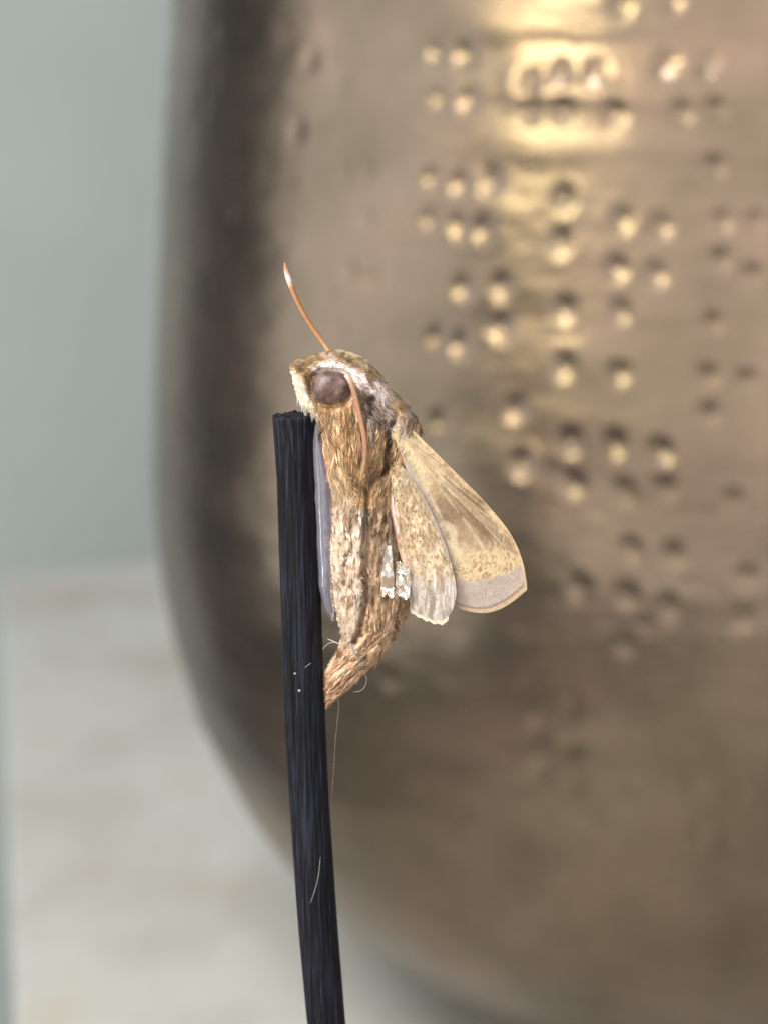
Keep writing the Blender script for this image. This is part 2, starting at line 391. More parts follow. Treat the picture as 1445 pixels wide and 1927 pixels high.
def relief(u, v):
    r = np.zeros(np.shape(u))
    e = eye_r(u, v); r -= 0.55 * np.exp(-((e - 1.05) / 0.16) ** 2)
    d, al = seg_dist(u, v, BROW); r += 0.45 * np.exp(-(d / 9) ** 2) * (1 - 0.5 * al)
    # cream palp bulge at the front of the face
    d, _ = seg_dist(u, v, [(556, 700), (566, 735), (586, 775)]); r += 0.5 * np.exp(-(d / 15) ** 2)
    d, _ = seg_dist(u, v, [(580, 705), (590, 745), (606, 772)]); r -= 0.3 * np.exp(-(d / 6) ** 2)
    # thorax lobe of orange hair
    r += 0.55 * np.exp(-(((u - 652) / 42) ** 2 + ((v - 835) / 70) ** 2))
    # furrow between thorax and wing root, furrow down the abdomen
    d, _ = seg_dist(u, v, [(700, 745), (716, 785), (738, 790), (735, 830), (728, 870), (708, 885), (690, 900)]); r -= 0.55 * np.exp(-(d / 7) ** 2)
    d, al = seg_dist(u, v, CREV); r -= 0.75 * np.exp(-(d / 5) ** 2) * sstep(0.0, 0.12, al)
    cx = np.interp(v, [q[1] for q in CREV], [q[0] for q in CREV])
    lobe = sstep(900, 960, v) * (1 - sstep(1165, 1205, v)) * sstep(-6, 8, cx - u)
    r += 0.55 * lobe * np.sqrt(np.clip(1 - ((u - 652) / 48) ** 2, 0, 1))
    # clumped hair and scales
    am = np.where(v < 760, 0.10, np.where(v < 900, 0.26, 0.20)) * (1 - np.exp(-np.clip(e - 1, 0, 9) * 3)) * (e > 1)
    tail = sstep(1150, 1230, v)
    ur, vr = np.where(tail > 0.3, (u + v) * 0.70, u), np.where(tail > 0.3, (v - u) * 0.70, v)
    r += am * ((fbm(ur / 9.0, vr / 34.0, 1.0, 3) - 0.5) * 2.0 + (vn(ur / 3.2, vr / 14.0, 5.0) - 0.5) * 0.9)
    r += 0.22 * sstep(900, 960, v) * (1 - tail) * (fbm(u / 17.0, v / 24.0, 6.0, 3) - 0.5) * 2
    return r
def surf_y(u, v):
    l, rr = Lf_(v), Rt_(v); c, hw = (l + rr) / 2, np.maximum((rr - l) / 2, 0.5)
    k = np.clip(np.abs(u - c) / hw, 0, 0.9995)
    return T_(v) * (1 - k ** 2.3) ** (1 / 2.3) + relief(u, v) * sstep(0.0, 0.35, 1 - k)

def body_col(u, v, jitter=0.0):
    u = np.asarray(u, float); v = np.asarray(v, float)
    s1 = fbm(u / 6.0, v / 26.0, 2.0, 4); s2 = vn(u / 2.6, v / 12.0, 7.0); blot = fbm(u / 16.0, v / 20.0, 4.0, 3); dot = vn(u / 4.2, v / 5.0, 11.0)
    # orange-brown thorax hair
    c = mixc(lin((152, 108, 58)), lin((212, 166, 108)), sstep(0.3, 0.68, s1))
    c = mixc(c, lin((236, 200, 150)), 0.7 * sstep(0.66, 0.86, s2) * sstep(0.4, 0.6, blot))
    c = mixc(c, lin((74, 50, 28)), 0.85 * sstep(0.60, 0.72, fbm(u / 7.0, v / 13.0, 9.0, 3)) * sstep(0.42, 0.6, blot + 0.1))
    for bx, by, bw, bh in ((628, 808, 9, 4), (617, 822, 5, 3), (630, 845, 4, 11), (634, 866, 4, 9), (648, 838, 4, 4), (700, 790, 9, 14), (664, 778, 6, 4), (700, 862, 5, 9), (622, 880, 3, 14)):
        c = mixc(c, lin((48, 31, 20)), 0.95 * np.exp(-(((u - bx) / bw) ** 2 + ((v - by) / bh) ** 2) ** 1.5))
    # blond hair towards the abdomen
    d, _ = seg_dist(u, v, [(640, 860), (655, 910), (672, 950)]); c = mixc(c, lin((226, 186, 130)), 0.65 * np.exp(-(d / 17) ** 2) * (0.4 + s2))
    # abdomen: pale lobe by the stick, darker flank under the wings
    cx = np.interp(v, [q[1] for q in CREV], [q[0] for q in CREV])
    pale = mixc(lin((164, 126, 96)), lin((214, 186, 158)), sstep(0.32, 0.62, s1 * 0.6 + blot * 0.4))
    pale = mixc(pale, lin((220, 202, 186)), 0.6 * sstep(0.55, 0.7, fbm(u / 12.0, v / 24.0, 21.0, 3)))
    pale = mixc(pale, lin((92, 70, 54)), 0.75 * sstep(0.74, 0.86, dot))
    flank = mixc(lin((134, 100, 70)), lin((186, 152, 116)), sstep(0.3, 0.7, s1))
    flank = mixc(flank, lin((164, 152, 130)), 0.7 * sstep(0.5, 0.66, blot) * (1 - sstep(1040, 1100, v)))
    flank = mixc(flank, lin((70, 50, 34)), 0.75 * sstep(0.62, 0.78, dot * 0.6 + s2 * 0.4))
    ab = mixc(flank, pale, sstep(-4, 4, cx - u + 4 * (s2 - 0.5)))
    c = mixc(c, ab, sstep(885, 945, v + 40 * (s2 - 0.5) - 0.25 * (u - 650)))
    # tail
    ur, vr = (u + v) * 0.7, (v - u) * 0.7
    t1 = fbm(ur / 4.0, vr / 22.0, 31.0, 4); t2 = vn(ur / 3.0, vr / 10.0, 33.0)
    tl = mixc(lin((168, 120, 80)), lin((230, 186, 140)), sstep(0.32, 0.66, t1)); tl = mixc(tl, lin((236, 190, 140)), 0.6 * sstep(0.72, 0.9, t2)); tl = mixc(tl, lin((66, 42, 26)), 0.85 * sstep(0.64, 0.80, vn(ur / 4.0, vr / 11.0, 35.0)))
    right = sstep(1090, 1150, v) * sstep(-2, 8, u - cx); low = sstep(1185, 1215, v + 12 * (s2 - 0.5))
    c = mixc(c, tl, np.maximum(right * 0.85, low))
    # grey-brown mantle behind the antenna
    m = sstep(0, 14, (u - 655) - 0.32 * (v - 700)) * (1 - sstep(770, 805, v)); gm = mixc(lin((92, 74, 60)), lin((170, 148, 132)), sstep(0.35, 0.7, fbm(u / 7, v / 9, 13, 3)))
    c = mixc(c, gm, m)
    # dark hair at the wing root, with the furrow's shade painted in
    d, _ = seg_dist(u, v, [(716, 782), (738, 784), (736, 830), (728, 866)]); c = mixc(c, lin((58, 40, 28)), 0.9 * np.exp(-(d / 9) ** 2))
    # olive-brown cap over head and back
    d, al = seg_dist(u, v, BROW)
    above = np.interp(u, [q[0] for q in BROW], [q[1] for q in BROW]) - v
    cap = mixc(lin((116, 88, 52)), lin((170, 140, 98)), sstep(0.35, 0.7, fbm(u / 6, v / 5, 15, 3)))
    edge_d = np.minimum(Rt_(v) - u, 40.0)
    cap = mixc(cap, lin((196, 176, 140)), 0.7 * (1 - sstep(0, 7, edge_d)) * (u > 600))
    c = mixc(c, cap, sstep(-3, 5, above) * (u > 540) * (v < 850))
    face = sstep(0, 10, 596 - u + 0.35 * (v - 760)) * (v < 800)
    fc = mixc(lin((232, 208, 166)), lin((250, 236, 212)), s1); c = mixc(c, fc, face * sstep(-2, 6, v - 690 - 0.28 * (u - 545)))
    d2, _ = seg_dist(u, v, [(558, 692), (574, 698), (584, 722)]); c = mixc(c, lin((138, 100, 58)), 0.9 * np.exp(-(d2 / 10) ** 2))
    d3, _ = seg_dist(u, v, [(548, 685), (570, 678), (590, 672)]); c = mixc(c, lin((120, 94, 52)), 0.8 * np.exp(-(d3 / 5) ** 2))
    # pale pink brow stripe over the eye
    bw = mixc(lin((232, 208, 198)), lin((200, 178, 176)), sstep(0.55, 1.0, al)); wid = np.interp(al, [0, 0.15, 0.5, 0.75, 1], [5, 9, 9, 14, 10])
    c = mixc(c, bw, (1 - sstep(wid * 0.7, wid * 1.15, d + 5 * (s2 - 0.5))) * (1 - 0.55 * sstep(0.7, 1, al)))
    # golden and white streaks along the back
    d4, _ = seg_dist(u, v, [(726, 737), (742, 755), (756, 772), (770, 790)]); c = mixc(c, lin((206, 158, 74)), 0.95 * (1 - sstep(2.0, 4.0, d4)))
    d5, al5 = seg_dist(u, v, [(728, 756), (746, 772), (766, 792), (794, 822)]); c = mixc(c, mixc(lin((196, 172, 156)), lin((246, 240, 238)), sstep(0.4, 0.8, al5)), 0.95 * (1 - sstep(3.0, 6.0, d5)))
    return calm(c, 0.22, 0.90)

def build_body():
    vs = np.concatenate([np.linspace(659, 668, 14, endpoint=False), np.linspace(668, 1334, 400)])
    ns = 220; a = np.linspace(0, 2 * np.pi, ns, endpoint=False)
    A, Vv = np.meshgrid(a, vs)
    l, r = Lf_(Vv), Rt_(Vv); c, hw = (l + r) / 2, np.maximum((r - l) / 2, 0.6)
    e = 2 / 2.3
    U = c + hw * np.sign(np.cos(A)) * np.abs(np.cos(A)) ** e
    k = np.abs(np.cos(A)) ** e
    yb = T_(Vv) * np.abs(np.sin(A)) ** e + relief(U, Vv) * sstep(0.0, 0.35, 1 - k)
    U = U + np.where(k > 0.9, (vn(Vv / 4.0, A * 3, 3) - 0.5) * 4.0, 0)
    Y = -np.sign(np.sin(A)) * np.maximum(yb, 0)
    P = flat(U, Vv); P[..., 1] = Y
    col = body_col(U.ravel(), Vv.ravel())
    V = P.reshape(-1, 3); F = grid_faces(len(vs), ns, flip=True)
    n = len(V); top = flat(634., 658.4); bot = flat(614., 1335.)
    V = np.vstack([V, top, bot]); kk = np.arange(ns); lo = (len(vs) - 1) * ns
    t = np.vstack([np.stack([np.full(ns, n), kk, (kk + 1) % ns], -1), np.stack([np.full(ns, n + 1), lo + (kk + 1) % ns, lo + kk], -1)])
    col = np.vstack([col, col[:1], col[-1:]])
    return new_mesh('body', V, [F, t], M_body, moth, col, origin=ROOT)
body = build_body()

def flow(u, v):
    """lie of the hair at (u, v) in the plane of the body, degrees below the horizontal to the right"""
    a = np.full(np.shape(u), 88.0)
    above = np.interp(u, [q[0] for q in BROW], [q[1] for q in BROW]) - v
    headdir = np.interp(u, [545, 600, 640, 680, 720, 800], [-12, -4, 8, 30, 44, 48])
    hm = np.maximum(sstep(-22, -6, above) * (v < 850), sstep(0, 20, (u - 660) - 0.32 * (v - 700)) * (v < 770))
    a = a + (headdir - a) * hm
    a = np.where((u < 600) & (v > 700) & (v < 790), 62.0, a)
    tl = sstep(1150, 1240, v); a = a + (132 - a) * tl * sstep(-60, 20, (u - 640) + (v - 1200))
    sw = sstep(760, 800, v) * (1 - sstep(900, 960, v))
    a = a + sw * (np.interp(u, [600, 640, 700, 740], [-8, -14, 24, 30]) + 60 * (fbm(u / 30.0, v / 30.0, 41.0, 2) - 0.5))
    return a + 26 * (vn(u / 7.0, v / 11.0, 43.0) - 0.5)
def strands(count, sampler, length, width, lift, side=-1, seed=0, light=0.0, clump=12):
    g = np.random.default_rng(seed)
    u, v = sampler(g, count)
    n = len(u); L = length(u, v) * g.uniform(0.5, 1.3, n); Wd = width * g.uniform(0.6, 1.4, n); lf = lift(u, v) * g.uniform(0.2, 1.4, n)
    S = 5; kc = max(1, n // clump); ci = g.choice(n, kc, replace=False); cu0, cv0 = u[ci], v[ci]
    near = np.concatenate([np.argmin((u[i:i + 2000, None] - cu0) ** 2 + ((v[i:i + 2000, None] - cv0) * 0.45) ** 2, 1) for i in range(0, n, 2000)])
    bu, bv = cu0[near] - u, cv0[near] - v                     # hairs of a tuft lean together
    ang = np.radians(flow(cu0, cv0)[near] + g.normal(0, 13, kc)[near] + g.normal(0, 5, n))
    perp = -np.sin(ang) * bu + np.cos(ang) * bv; ang = ang + np.clip(0.75 * perp / np.maximum(L, 6), -0.5, 0.5)
    lf = lf * 0.5 + 0.5 * (lift(u, v) * g.uniform(0.0, 2.0, kc)[near])
    col = 0.5 * body_col(u, v) + 0.5 * body_col(cu0, cv0)[near]
    col = 1.08 * col * np.exp(g.normal(light, 0.12, n) + g.normal(0, 0.30, kc)[near])[:, None]
    pts = []; cu, cv = u.copy(), v.copy(); ycur = surf_y(cu, cv)
    for s in range(S):
        t = s / (S - 1); p = flat(cu, cv); ys = surf_y(cu, cv); ycur = np.maximum(ys, ycur - 0.25)
        p[:, 1] = side * (ycur + lf * t ** 1.2 - 0.03 * (s == 0)); pts.append(p)
        cu = cu + np.cos(ang) * L / (S - 1); cv = cv + np.sin(ang) * L / (S - 1); ang = ang + np.radians(g.normal(0, 7, n))
    P = np.stack(pts, 1)                                   # n,S,3
    tan = P[:, -1] - P[:, 0]; tan /= np.linalg.norm(tan, axis=1)[:, None] + 1e-9
    e1 = np.cross(tan, [0, 1.0, 0.02]); e1 /= np.linalg.norm(e1, axis=1)[:, None] + 1e-9; e2 = np.cross(tan, e1)
    prof = np.array([0.75, 1.0, 0.85, 0.55, 0.12])
    V = []
    for q in range(3):
        b = 2 * np.pi * q / 3 + 0.5
        V.append(P + (Wd[:, None] * prof)[..., None] * (math.cos(b) * e1 + math.sin(b) * 0.6 * e2)[:, None, :])
    V = np.stack(V, 2).reshape(-1, 3)                      # n,S,3verts
    base = (np.arange(n) * S * 3)[:, None, None]; s_, q_ = np.meshgrid(np.arange(S - 1), np.arange(3), indexing='ij')
    a_ = (s_ * 3 + q_).ravel(); b_ = (s_ * 3 + (q_ + 1) % 3).ravel()
    F = np.stack([a_, b_, b_ + 3, a_ + 3], -1)[None] + base
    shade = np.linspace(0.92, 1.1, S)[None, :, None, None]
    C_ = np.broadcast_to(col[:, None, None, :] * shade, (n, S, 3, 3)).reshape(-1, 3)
    return V, F.reshape(-1, 4), C_
def sample_where(fn, box):
    def f(g, count):
        us, vs = [], []; tot = 0
        while tot < count:
            u = g.uniform(box[0], box[1], count * 3); v = g.uniform(box[2], box[3], count * 3)
            m = (u > Lf_(v) + 1) & (u < Rt_(v) - 1) & (g.random(len(u)) < fn(u, v)) & (eye_r(u, v) > 1.12)
            us.append(u[m]); vs.append(v[m]); tot += m.sum()
        return np.concatenate(us)[:count], np.concatenate(vs)[:count]
    return f
def join(parts):
    V, F, C_ = [], [], []; o = 0
    for a, b, c in parts: V.append(a); F.append(b + o); C_.append(c); o += len(a)
    return np.vstack(V), np.vstack(F), np.vstack(C_)
length_all = lambda u, v: np.interp(v, [660, 740, 780, 850, 900, 960, 1100, 1200, 1330], [13, 15, 26, 36, 34, 10, 9, 18, 22])
lift_all = lambda u, v: np.interp(v, [660, 740, 800, 880, 960, 1100, 1330], [0.12, 0.16, 0.35, 0.4, 0.10, 0.06, 0.07])
front = sample_where(lambda u, v: np.where(v < 930, 1.0, np.clip((985 - v) / 55.0, 0, 1)), (545, 800, 660, 985))
belly = sample_where(lambda u, v: 1.0 * (v > 920) * (v < 1200), (600, 780, 920, 1200))
tail_ = sample_where(lambda u, v: sstep(1090, 1190, v) * ((v > 1195) | (u > 690)), (600, 780, 1090, 1332))
L_b = lambda u, v: 10 + 0 * u
L_t = lambda u, v: 17 + 0 * u
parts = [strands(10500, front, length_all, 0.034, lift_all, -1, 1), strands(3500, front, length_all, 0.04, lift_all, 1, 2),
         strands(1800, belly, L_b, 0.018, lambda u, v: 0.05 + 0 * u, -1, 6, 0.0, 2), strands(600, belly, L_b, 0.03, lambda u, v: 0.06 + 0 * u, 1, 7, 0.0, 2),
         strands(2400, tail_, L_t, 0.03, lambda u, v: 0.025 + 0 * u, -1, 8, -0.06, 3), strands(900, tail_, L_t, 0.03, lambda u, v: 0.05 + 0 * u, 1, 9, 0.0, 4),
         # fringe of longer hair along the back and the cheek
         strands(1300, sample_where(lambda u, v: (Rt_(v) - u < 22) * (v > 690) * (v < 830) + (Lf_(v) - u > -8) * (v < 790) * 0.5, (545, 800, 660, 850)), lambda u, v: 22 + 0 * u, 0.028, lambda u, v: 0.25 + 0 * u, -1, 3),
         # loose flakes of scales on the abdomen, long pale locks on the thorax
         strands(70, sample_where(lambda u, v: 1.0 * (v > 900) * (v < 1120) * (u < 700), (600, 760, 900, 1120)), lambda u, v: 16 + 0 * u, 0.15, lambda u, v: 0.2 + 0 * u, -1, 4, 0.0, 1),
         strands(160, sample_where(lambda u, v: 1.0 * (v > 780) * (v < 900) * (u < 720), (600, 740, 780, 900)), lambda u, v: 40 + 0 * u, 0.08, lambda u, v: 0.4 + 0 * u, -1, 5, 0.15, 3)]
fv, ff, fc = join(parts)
fur = new_mesh('fur', fv, ff, M_fur, body, fc, origin=ROOT); fur['kind'] = 'stuff'

def build_eye(side):
    nu, nv = 48, 32; a = np.linspace(0, 2 * np.pi, nu, endpoint=False); b = np.linspace(-np.pi / 2, np.pi / 2, nv)
    A, B_ = np.meshgrid(a, b); pw = lambda x, p: np.sign(x) * np.abs(x) ** p
    q = 0.86
    U = EYE[0] + 36 * pw(np.cos(A), q) * np.cos(B_) ** 0.9; Vv = EYE[1] + 31.5 * pw(np.sin(A), q) * np.cos(B_) ** 0.9
    P = flat(U, Vv); rel = fbm(U / 13, Vv / 13, 3, 2) - 0.5
    P[..., 1] = side * (float(T_(EYE[1])) - 0.45 + 1.25 * np.sin(B_) + 0.22 * rel * np.cos(B_ * 0.5))
    return new_mesh('eye', P.reshape(-1, 3), grid_faces(nv, nu, flip=side > 0), M_eye, moth, origin=ROOT)
build_eye(-1); build_eye(1)

def antenna(pts, ys, rads, cols, n=60):
    c = smooth_curve(np.column_stack([np.array(pts, float), ys]), n); t = np.linspace(0, 1, n)
    P = at(c[:, 0], c[:, 1], 0.0); P[:, 1] = c[:, 2]
    r = np.interp(t, np.linspace(0, 1, len(rads)), rads) * (1 + 0.05 * np.sin(np.arange(n) * 1.9))
    V, F = tube(P, r, 12)
    cc = calm(np.array([lin(q) for q in cols]), 0.12, 0.85); col = np.stack([np.interp(t, np.linspace(0, 1, len(cols)), cc[:, i]) for i in range(3)], -1)
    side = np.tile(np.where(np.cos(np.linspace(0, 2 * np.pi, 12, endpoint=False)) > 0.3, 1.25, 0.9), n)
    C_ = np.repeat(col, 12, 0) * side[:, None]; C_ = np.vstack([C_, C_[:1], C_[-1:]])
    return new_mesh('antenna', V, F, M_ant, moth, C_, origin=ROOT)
antenna([(622, 668), (612, 652), (590, 622), (571, 592), (556, 563), (546, 538), (539, 515), (535, 497)], [0.6, 0.6, 0.8, 1.0, 1.2, 1.4, 1.5, 1.6], [0.22, 0.20, 0.20, 0.20, 0.21, 0.23, 0.28, 0.26, 0.05],
        [(214, 170, 130), (208, 160, 112), (190, 128, 76), (184, 118, 66), (186, 120, 66), (182, 116, 64), (184, 120, 70), (240, 222, 214), (186, 124, 84), (176, 112, 74)])
antenna([(652, 694), (660, 706), (668, 728), (675, 755), (682, 785), (687, 812), (688, 840), (684, 866), (679, 886)], [-3.7, -4.0, -4.1, -4.3, -4.6, -4.95, -5.15, -5.2, -5.0], [0.20, 0.21, 0.23, 0.24, 0.24, 0.24, 0.22, 0.17, 0.06],
        [(226, 196, 168), (190, 146, 114), (176, 128, 98), (172, 122, 92), (172, 120, 88), (168, 116, 86), (164, 118, 86), (176, 140, 100), (196, 160, 116)])

# --- wings
def wing_mesh(name, base, outline, yfun, colfun, rel, na=190, nr=300, thick=0.05, side=-1, parent=None, jag=None):
    o = smooth_curve(outline, 600); d = np.concatenate([[0], np.cumsum(np.hypot(*np.diff(o, axis=0).T))]); s = np.linspace(0, d[-1], na)
    ou, ov = np.interp(s, d, o[:, 0]), np.interp(s, d, o[:, 1])
    a = np.linspace(0, 1, na); rho = np.linspace(0.02, 1, nr)
    A, R = np.meshgrid(a, rho); OU, OV = np.meshgrid(ou, rho)[0], np.meshgrid(ov, rho)[0]
    RR = R.copy()
    if jag is not None: RR = RR * (1 + jag(A) * sstep(0.9, 1.0, R))
    U = base[0] + RR * (OU - base[0]); V_ = base[1] + RR * (OV - base[1])
    y = yfun(A, R, U, V_); h = rel(A, R, U, V_)
    col = colfun(A, R, U, V_)
    P = flat(U, V_); P1 = P.copy(); P1[..., 1] = side * (y + h); P2 = P.copy(); P2[..., 1] = side * (y - thick + h * 0.6)
    n = na * nr; V = np.vstack([P1.reshape(-1, 3), P2.reshape(-1, 3)])
    f = grid_faces(nr, na, wrap=False); rim = np.concatenate([np.arange(na), np.arange(1, nr) * na + na - 1, (nr - 1) * na + np.arange(na - 2, -1, -1), np.arange(nr - 2, 0, -1) * na])
    r2 = np.roll(rim, -1); e = np.stack([r2, rim, rim + n, r2 + n], -1)
    F = np.vstack([f, f[:, ::-1] + n, e])
    if side < 0: F = F[:, ::-1]
    return new_mesh(name, V, F[:, ::-1], M_wing, parent or moth, np.vstack([col.reshape(-1, 3)] * 2), origin=ROOT)
FB = (736.0, 795.0)
F_OUT = [(752, 792), (775, 800), (800, 823), (850, 872), (900, 922), (945, 974), (968, 1012), (981, 1048), (987, 1080), (988, 1098), (984, 1101), (966, 1116), (943, 1131), (915, 1140), (884, 1138), (859, 1128), (857, 1095), (848, 1050), (828, 990), (802, 935), (778, 895), (758, 872), (742, 858), (735, 835)]
def fore_col(A, R, U, V):
    sp1 = 0.55 * vn(U / 3.0, V / 4.0, 51.0) + 0.45 * vn(U / 1.7, V / 2.4, 52.0); sp2 = fbm(U / 9.0, V / 9.0, 53.0, 3); st = vn(A * 70, R * 9, 55.0); st2 = fbm(A * 26, R * 4, 56.0, 3)
    c = mixc(lin((196, 158, 104)), lin((226, 192, 138)), sstep(0.3, 0.7, sp2 * 0.6 + st * 0.4))
    # pale straw root
    c = mixc(c, lin((236, 206, 140)), 0.8 * (1 - sstep(0.12, 0.3, R)) * sstep(0.25, 0.7, st2))
    c = mixc(c, lin((150, 140, 110)), 0.6 * (1 - sstep(0.1, 0.42, R)) * sstep(0.5, 0.68, sp2))
    # brown central field with pale rays
    cd = ((U - 872) / 58) ** 2 + ((V - 955) / 70) ** 2 - 0.9 * ((U - 872) * (V - 955)) / (58 * 70)
    ctr = (1 - sstep(0.35, 1.25, cd + 0.7 * (sp2 - 0.5)))
    br = mixc(lin((136, 104, 62)), lin((178, 144, 94)), sstep(0.35, 0.7, st2)); br = mixc(br, lin((222, 196, 148)), 0.75 * sstep(0.80, 0.93, st))
    c = mixc(c, br, ctr * 0.95)
    # speckled buff beyond
    far = sstep(0.62, 0.78, R) * (1 - ctr)
    c = mixc(c, mixc(lin((232, 194, 128)), lin((160, 120, 72)), sstep(0.42, 0.74, sp1)), far * 0.8)
    d, _ = seg_dist(U, V, [(915, 985), (938, 1003), (955, 1010)]); c = mixc(c, lin((128, 98, 66)), 0.75 * np.exp(-(d / 13) ** 2) * sstep(0.3, 0.55, sp2))
    # dark dots along costa
    c = mixc(c, lin((150, 112, 70)), 0.45 * sstep(0.7, 0.85, sp1) * (1 - sstep(0.2, 0.35, A)))
    # grey-pink outer band
    ln = np.interp(U, [850, 880, 915, 950, 990], [1072, 1078, 1077, 1066, 1046]) + 7 * (sp2 - 0.5)
    bd = mixc(lin((178, 150, 134)), lin((206, 184, 168)), sp2 * 0.6 + sp1 * 0.4); bd = mixc(bd, lin((134, 106, 84)), 0.5 * sstep(0.82, 0.92, sp1))
    c = mixc(c, bd, sstep(-5, 5, V - ln))
    # lavender fold beside the hindwing
    fd, _ = seg_dist(U, V, [(765, 862), (800, 925), (826, 985), (850, 1055)]); c = mixc(c, mixc(lin((164, 142, 124)), lin((190, 176, 168)), sp2), 0.72 * (1 - sstep(3, 13, fd + 9 * (sp2 - 0.5) + 4 * (sp1 - 0.5))))
    vm = 0
    for k in (0.15, 0.24, 0.30, 0.36, 0.42, 0.48, 0.54, 0.60, 0.66, 0.72): vm = np.maximum(vm, np.exp(-((A - k - 0.015 * np.sin(R * 4 + k * 20)) / 0.0042) ** 2))
    c = mixc(c, lin((228, 202, 156)), 0.55 * vm * sstep(0.25, 0.4, R) * (1 - sstep(0.78, 0.9, R)) * sstep(0.25, 0.5, sp2))
    # fringe
    mar = (R > 0.978) & (A > 0.42) & (A < 0.78); c = mixc(c, lin((206, 172, 112)), 0.9 * mar); dk = (R > 0.967) & (R < 0.978) & (A > 0.45) & (A < 0.78); c = mixc(c, lin((150, 116, 76)), 0.7 * dk)
    c = mixc(c, lin((228, 186, 124)), 0.8 * (R > 0.975) * (A <= 0.42))
    return calm(c, 0.30, 0.84)
def fore_rel(A, R, U, V):
    h = 0
    for k in (0.12, 0.24, 0.33, 0.41, 0.49, 0.57, 0.65, 0.74): h = h + 0.05 * np.exp(-((A - k - 0.02 * np.sin(R * 3)) / 0.008) ** 2)
    return h * sstep(0.15, 0.4, R) + 0.10 * (fbm(A * 9, R * 3, 61, 3) - 0.5) + 0.02 * (vn(U / 2.5, V / 5, 63) - 0.5)
fore_y = lambda A, R, U, V: 3.75 - 1.3 * R + 0.55 * np.sin(np.pi * np.clip(A, 0, 1)) * R + 0.25 * sstep(0.8, 1, R) * np.sin(A * 9)
fw = wing_mesh('forewing', FB, F_OUT, fore_y, fore_col, fore_rel)
fw['label'] = 'long buff forewing with brown centre and grey-pink outer band'
HB = (737.0, 866.0)
H_OUT = [(752, 858), (775, 884), (800, 926), (824, 978), (843, 1030), (854, 1075), (856, 1100), (851, 1124), (844, 1142), (838, 1156), (822, 1158), (803, 1152), (786, 1144), (773, 1134), (772, 1110), (771, 1080), (760, 1050), (750, 1020), (742, 980), (734, 940), (726, 900), (729, 880)]
def hind_col(A, R, U, V):
    sp1 = 0.6 * vn(U / 3.0, V / 5.0, 71.0) + 0.4 * vn(U / 1.7, V / 2.6, 72.0); sp2 = fbm(U / 8.0, V / 10.0, 73.0, 3); st = fbm(U / 4.0, V / 30.0, 75.0, 3)
    c = mixc(lin((206, 166, 106)), lin((238, 206, 150)), sstep(0.3, 0.7, sp2)); c = mixc(c, lin((140, 100, 60)), 0.75 * sstep(0.52, 0.72, sp1)); c = mixc(c, lin((170, 132, 84)), 0.5 * sstep(0.45, 0.6, fbm(U / 14.0, V / 22.0, 74.0, 3)))
    g = mixc(lin((164, 140, 122)), lin((212, 194, 178)), sstep(0.3, 0.7, st)); g = mixc(g, lin((132, 106, 88)), 0.5 * sstep(0.8, 0.92, sp1))
    c = mixc(c, g, sstep(1050, 1095, V + 40 * (st - 0.5)))
    c = mixc(c, lin((208, 146, 90)), 0.6 * np.exp(-(((U - 765) / 18) ** 2 + ((V - 1035) / 16) ** 2)))
    c = mixc(c, lin((236, 226, 214)), 0.6 * sstep(0.66, 0.8, vn(U / 3.5, V / 20, 77)) * sstep(1000, 1050, V))
    d, _ = seg_dist(U, V, [(765, 866), (796, 918), (822, 975), (842, 1030)]); c = mixc(c, lin((184, 166, 152)), 0.55 * (1 - sstep(1, 9, d + 5 * (sp2 - 0.5))))
    # rosy inner fold
    d, _ = seg_dist(U, V, [(728, 890), (733, 930), (740, 975), (747, 1010)]); c = mixc(c, lin((188, 120, 102)), 0.8 * (1 - sstep(2, 7, d + 2 * (sp2 - .5))))
    d, _ = seg_dist(U, V, [(737, 920), (741, 950), (748, 985)]); c = mixc(c, lin((238, 206, 206)), 0.8 * (1 - sstep(1, 3, d)))
    mar = (R > 0.975) & (A > 0.48) & (A < 0.66); c = mixc(c, lin((240, 218, 172)), 0.95 * mar)
    return calm(c, 0.34, 0.82)
def hind_rel(A, R, U, V):
    h = 0
    for k in (0.14, 0.25, 0.36, 0.45, 0.53, 0.60, 0.70, 0.82): h = h + 0.07 * np.exp(-((A - k) / 0.010) ** 2)
    return h * sstep(0.2, 0.5, R) + 0.22 * (fbm(A * 12, R * 4, 81, 3) - 0.5) + 0.03 * (vn(U / 2.5, V / 6, 83) - 0.5)
hind_y = lambda A, R, U, V: 4.25 - 0.7 * R + 0.35 * np.sin(np.pi * A) * R - 0.25 * sstep(0.8, 1.0, A) * R
hw_ = wing_mesh('hindwing', HB, H_OUT, hind_y, hind_col, hind_rel, jag=lambda A: -0.012 * np.abs(np.sin(A * 130)) * (A > 0.46) * (A < 0.68))
hw_['label'] = 'short speckled yellow-buff hindwing with greyish scalloped tip'
# the far pair, folded against the near one
sc = lambda o, b, k: [(b[0] + (x - b[0]) * k - 9, b[1] + (y - b[1]) * k + 3) for x, y in o]
wing_mesh('forewing', FB, sc(F_OUT, FB, 0.92), lambda A, R, U, V: 3.6 - 3.9 * R, fore_col, fore_rel, 90, 120, side=1)
wing_mesh('hindwing', HB, sc(H_OUT, HB, 0.90), lambda A, R, U, V: 4.0 - 2.0 * R, hind_col, hind_rel, 90, 120, side=1)

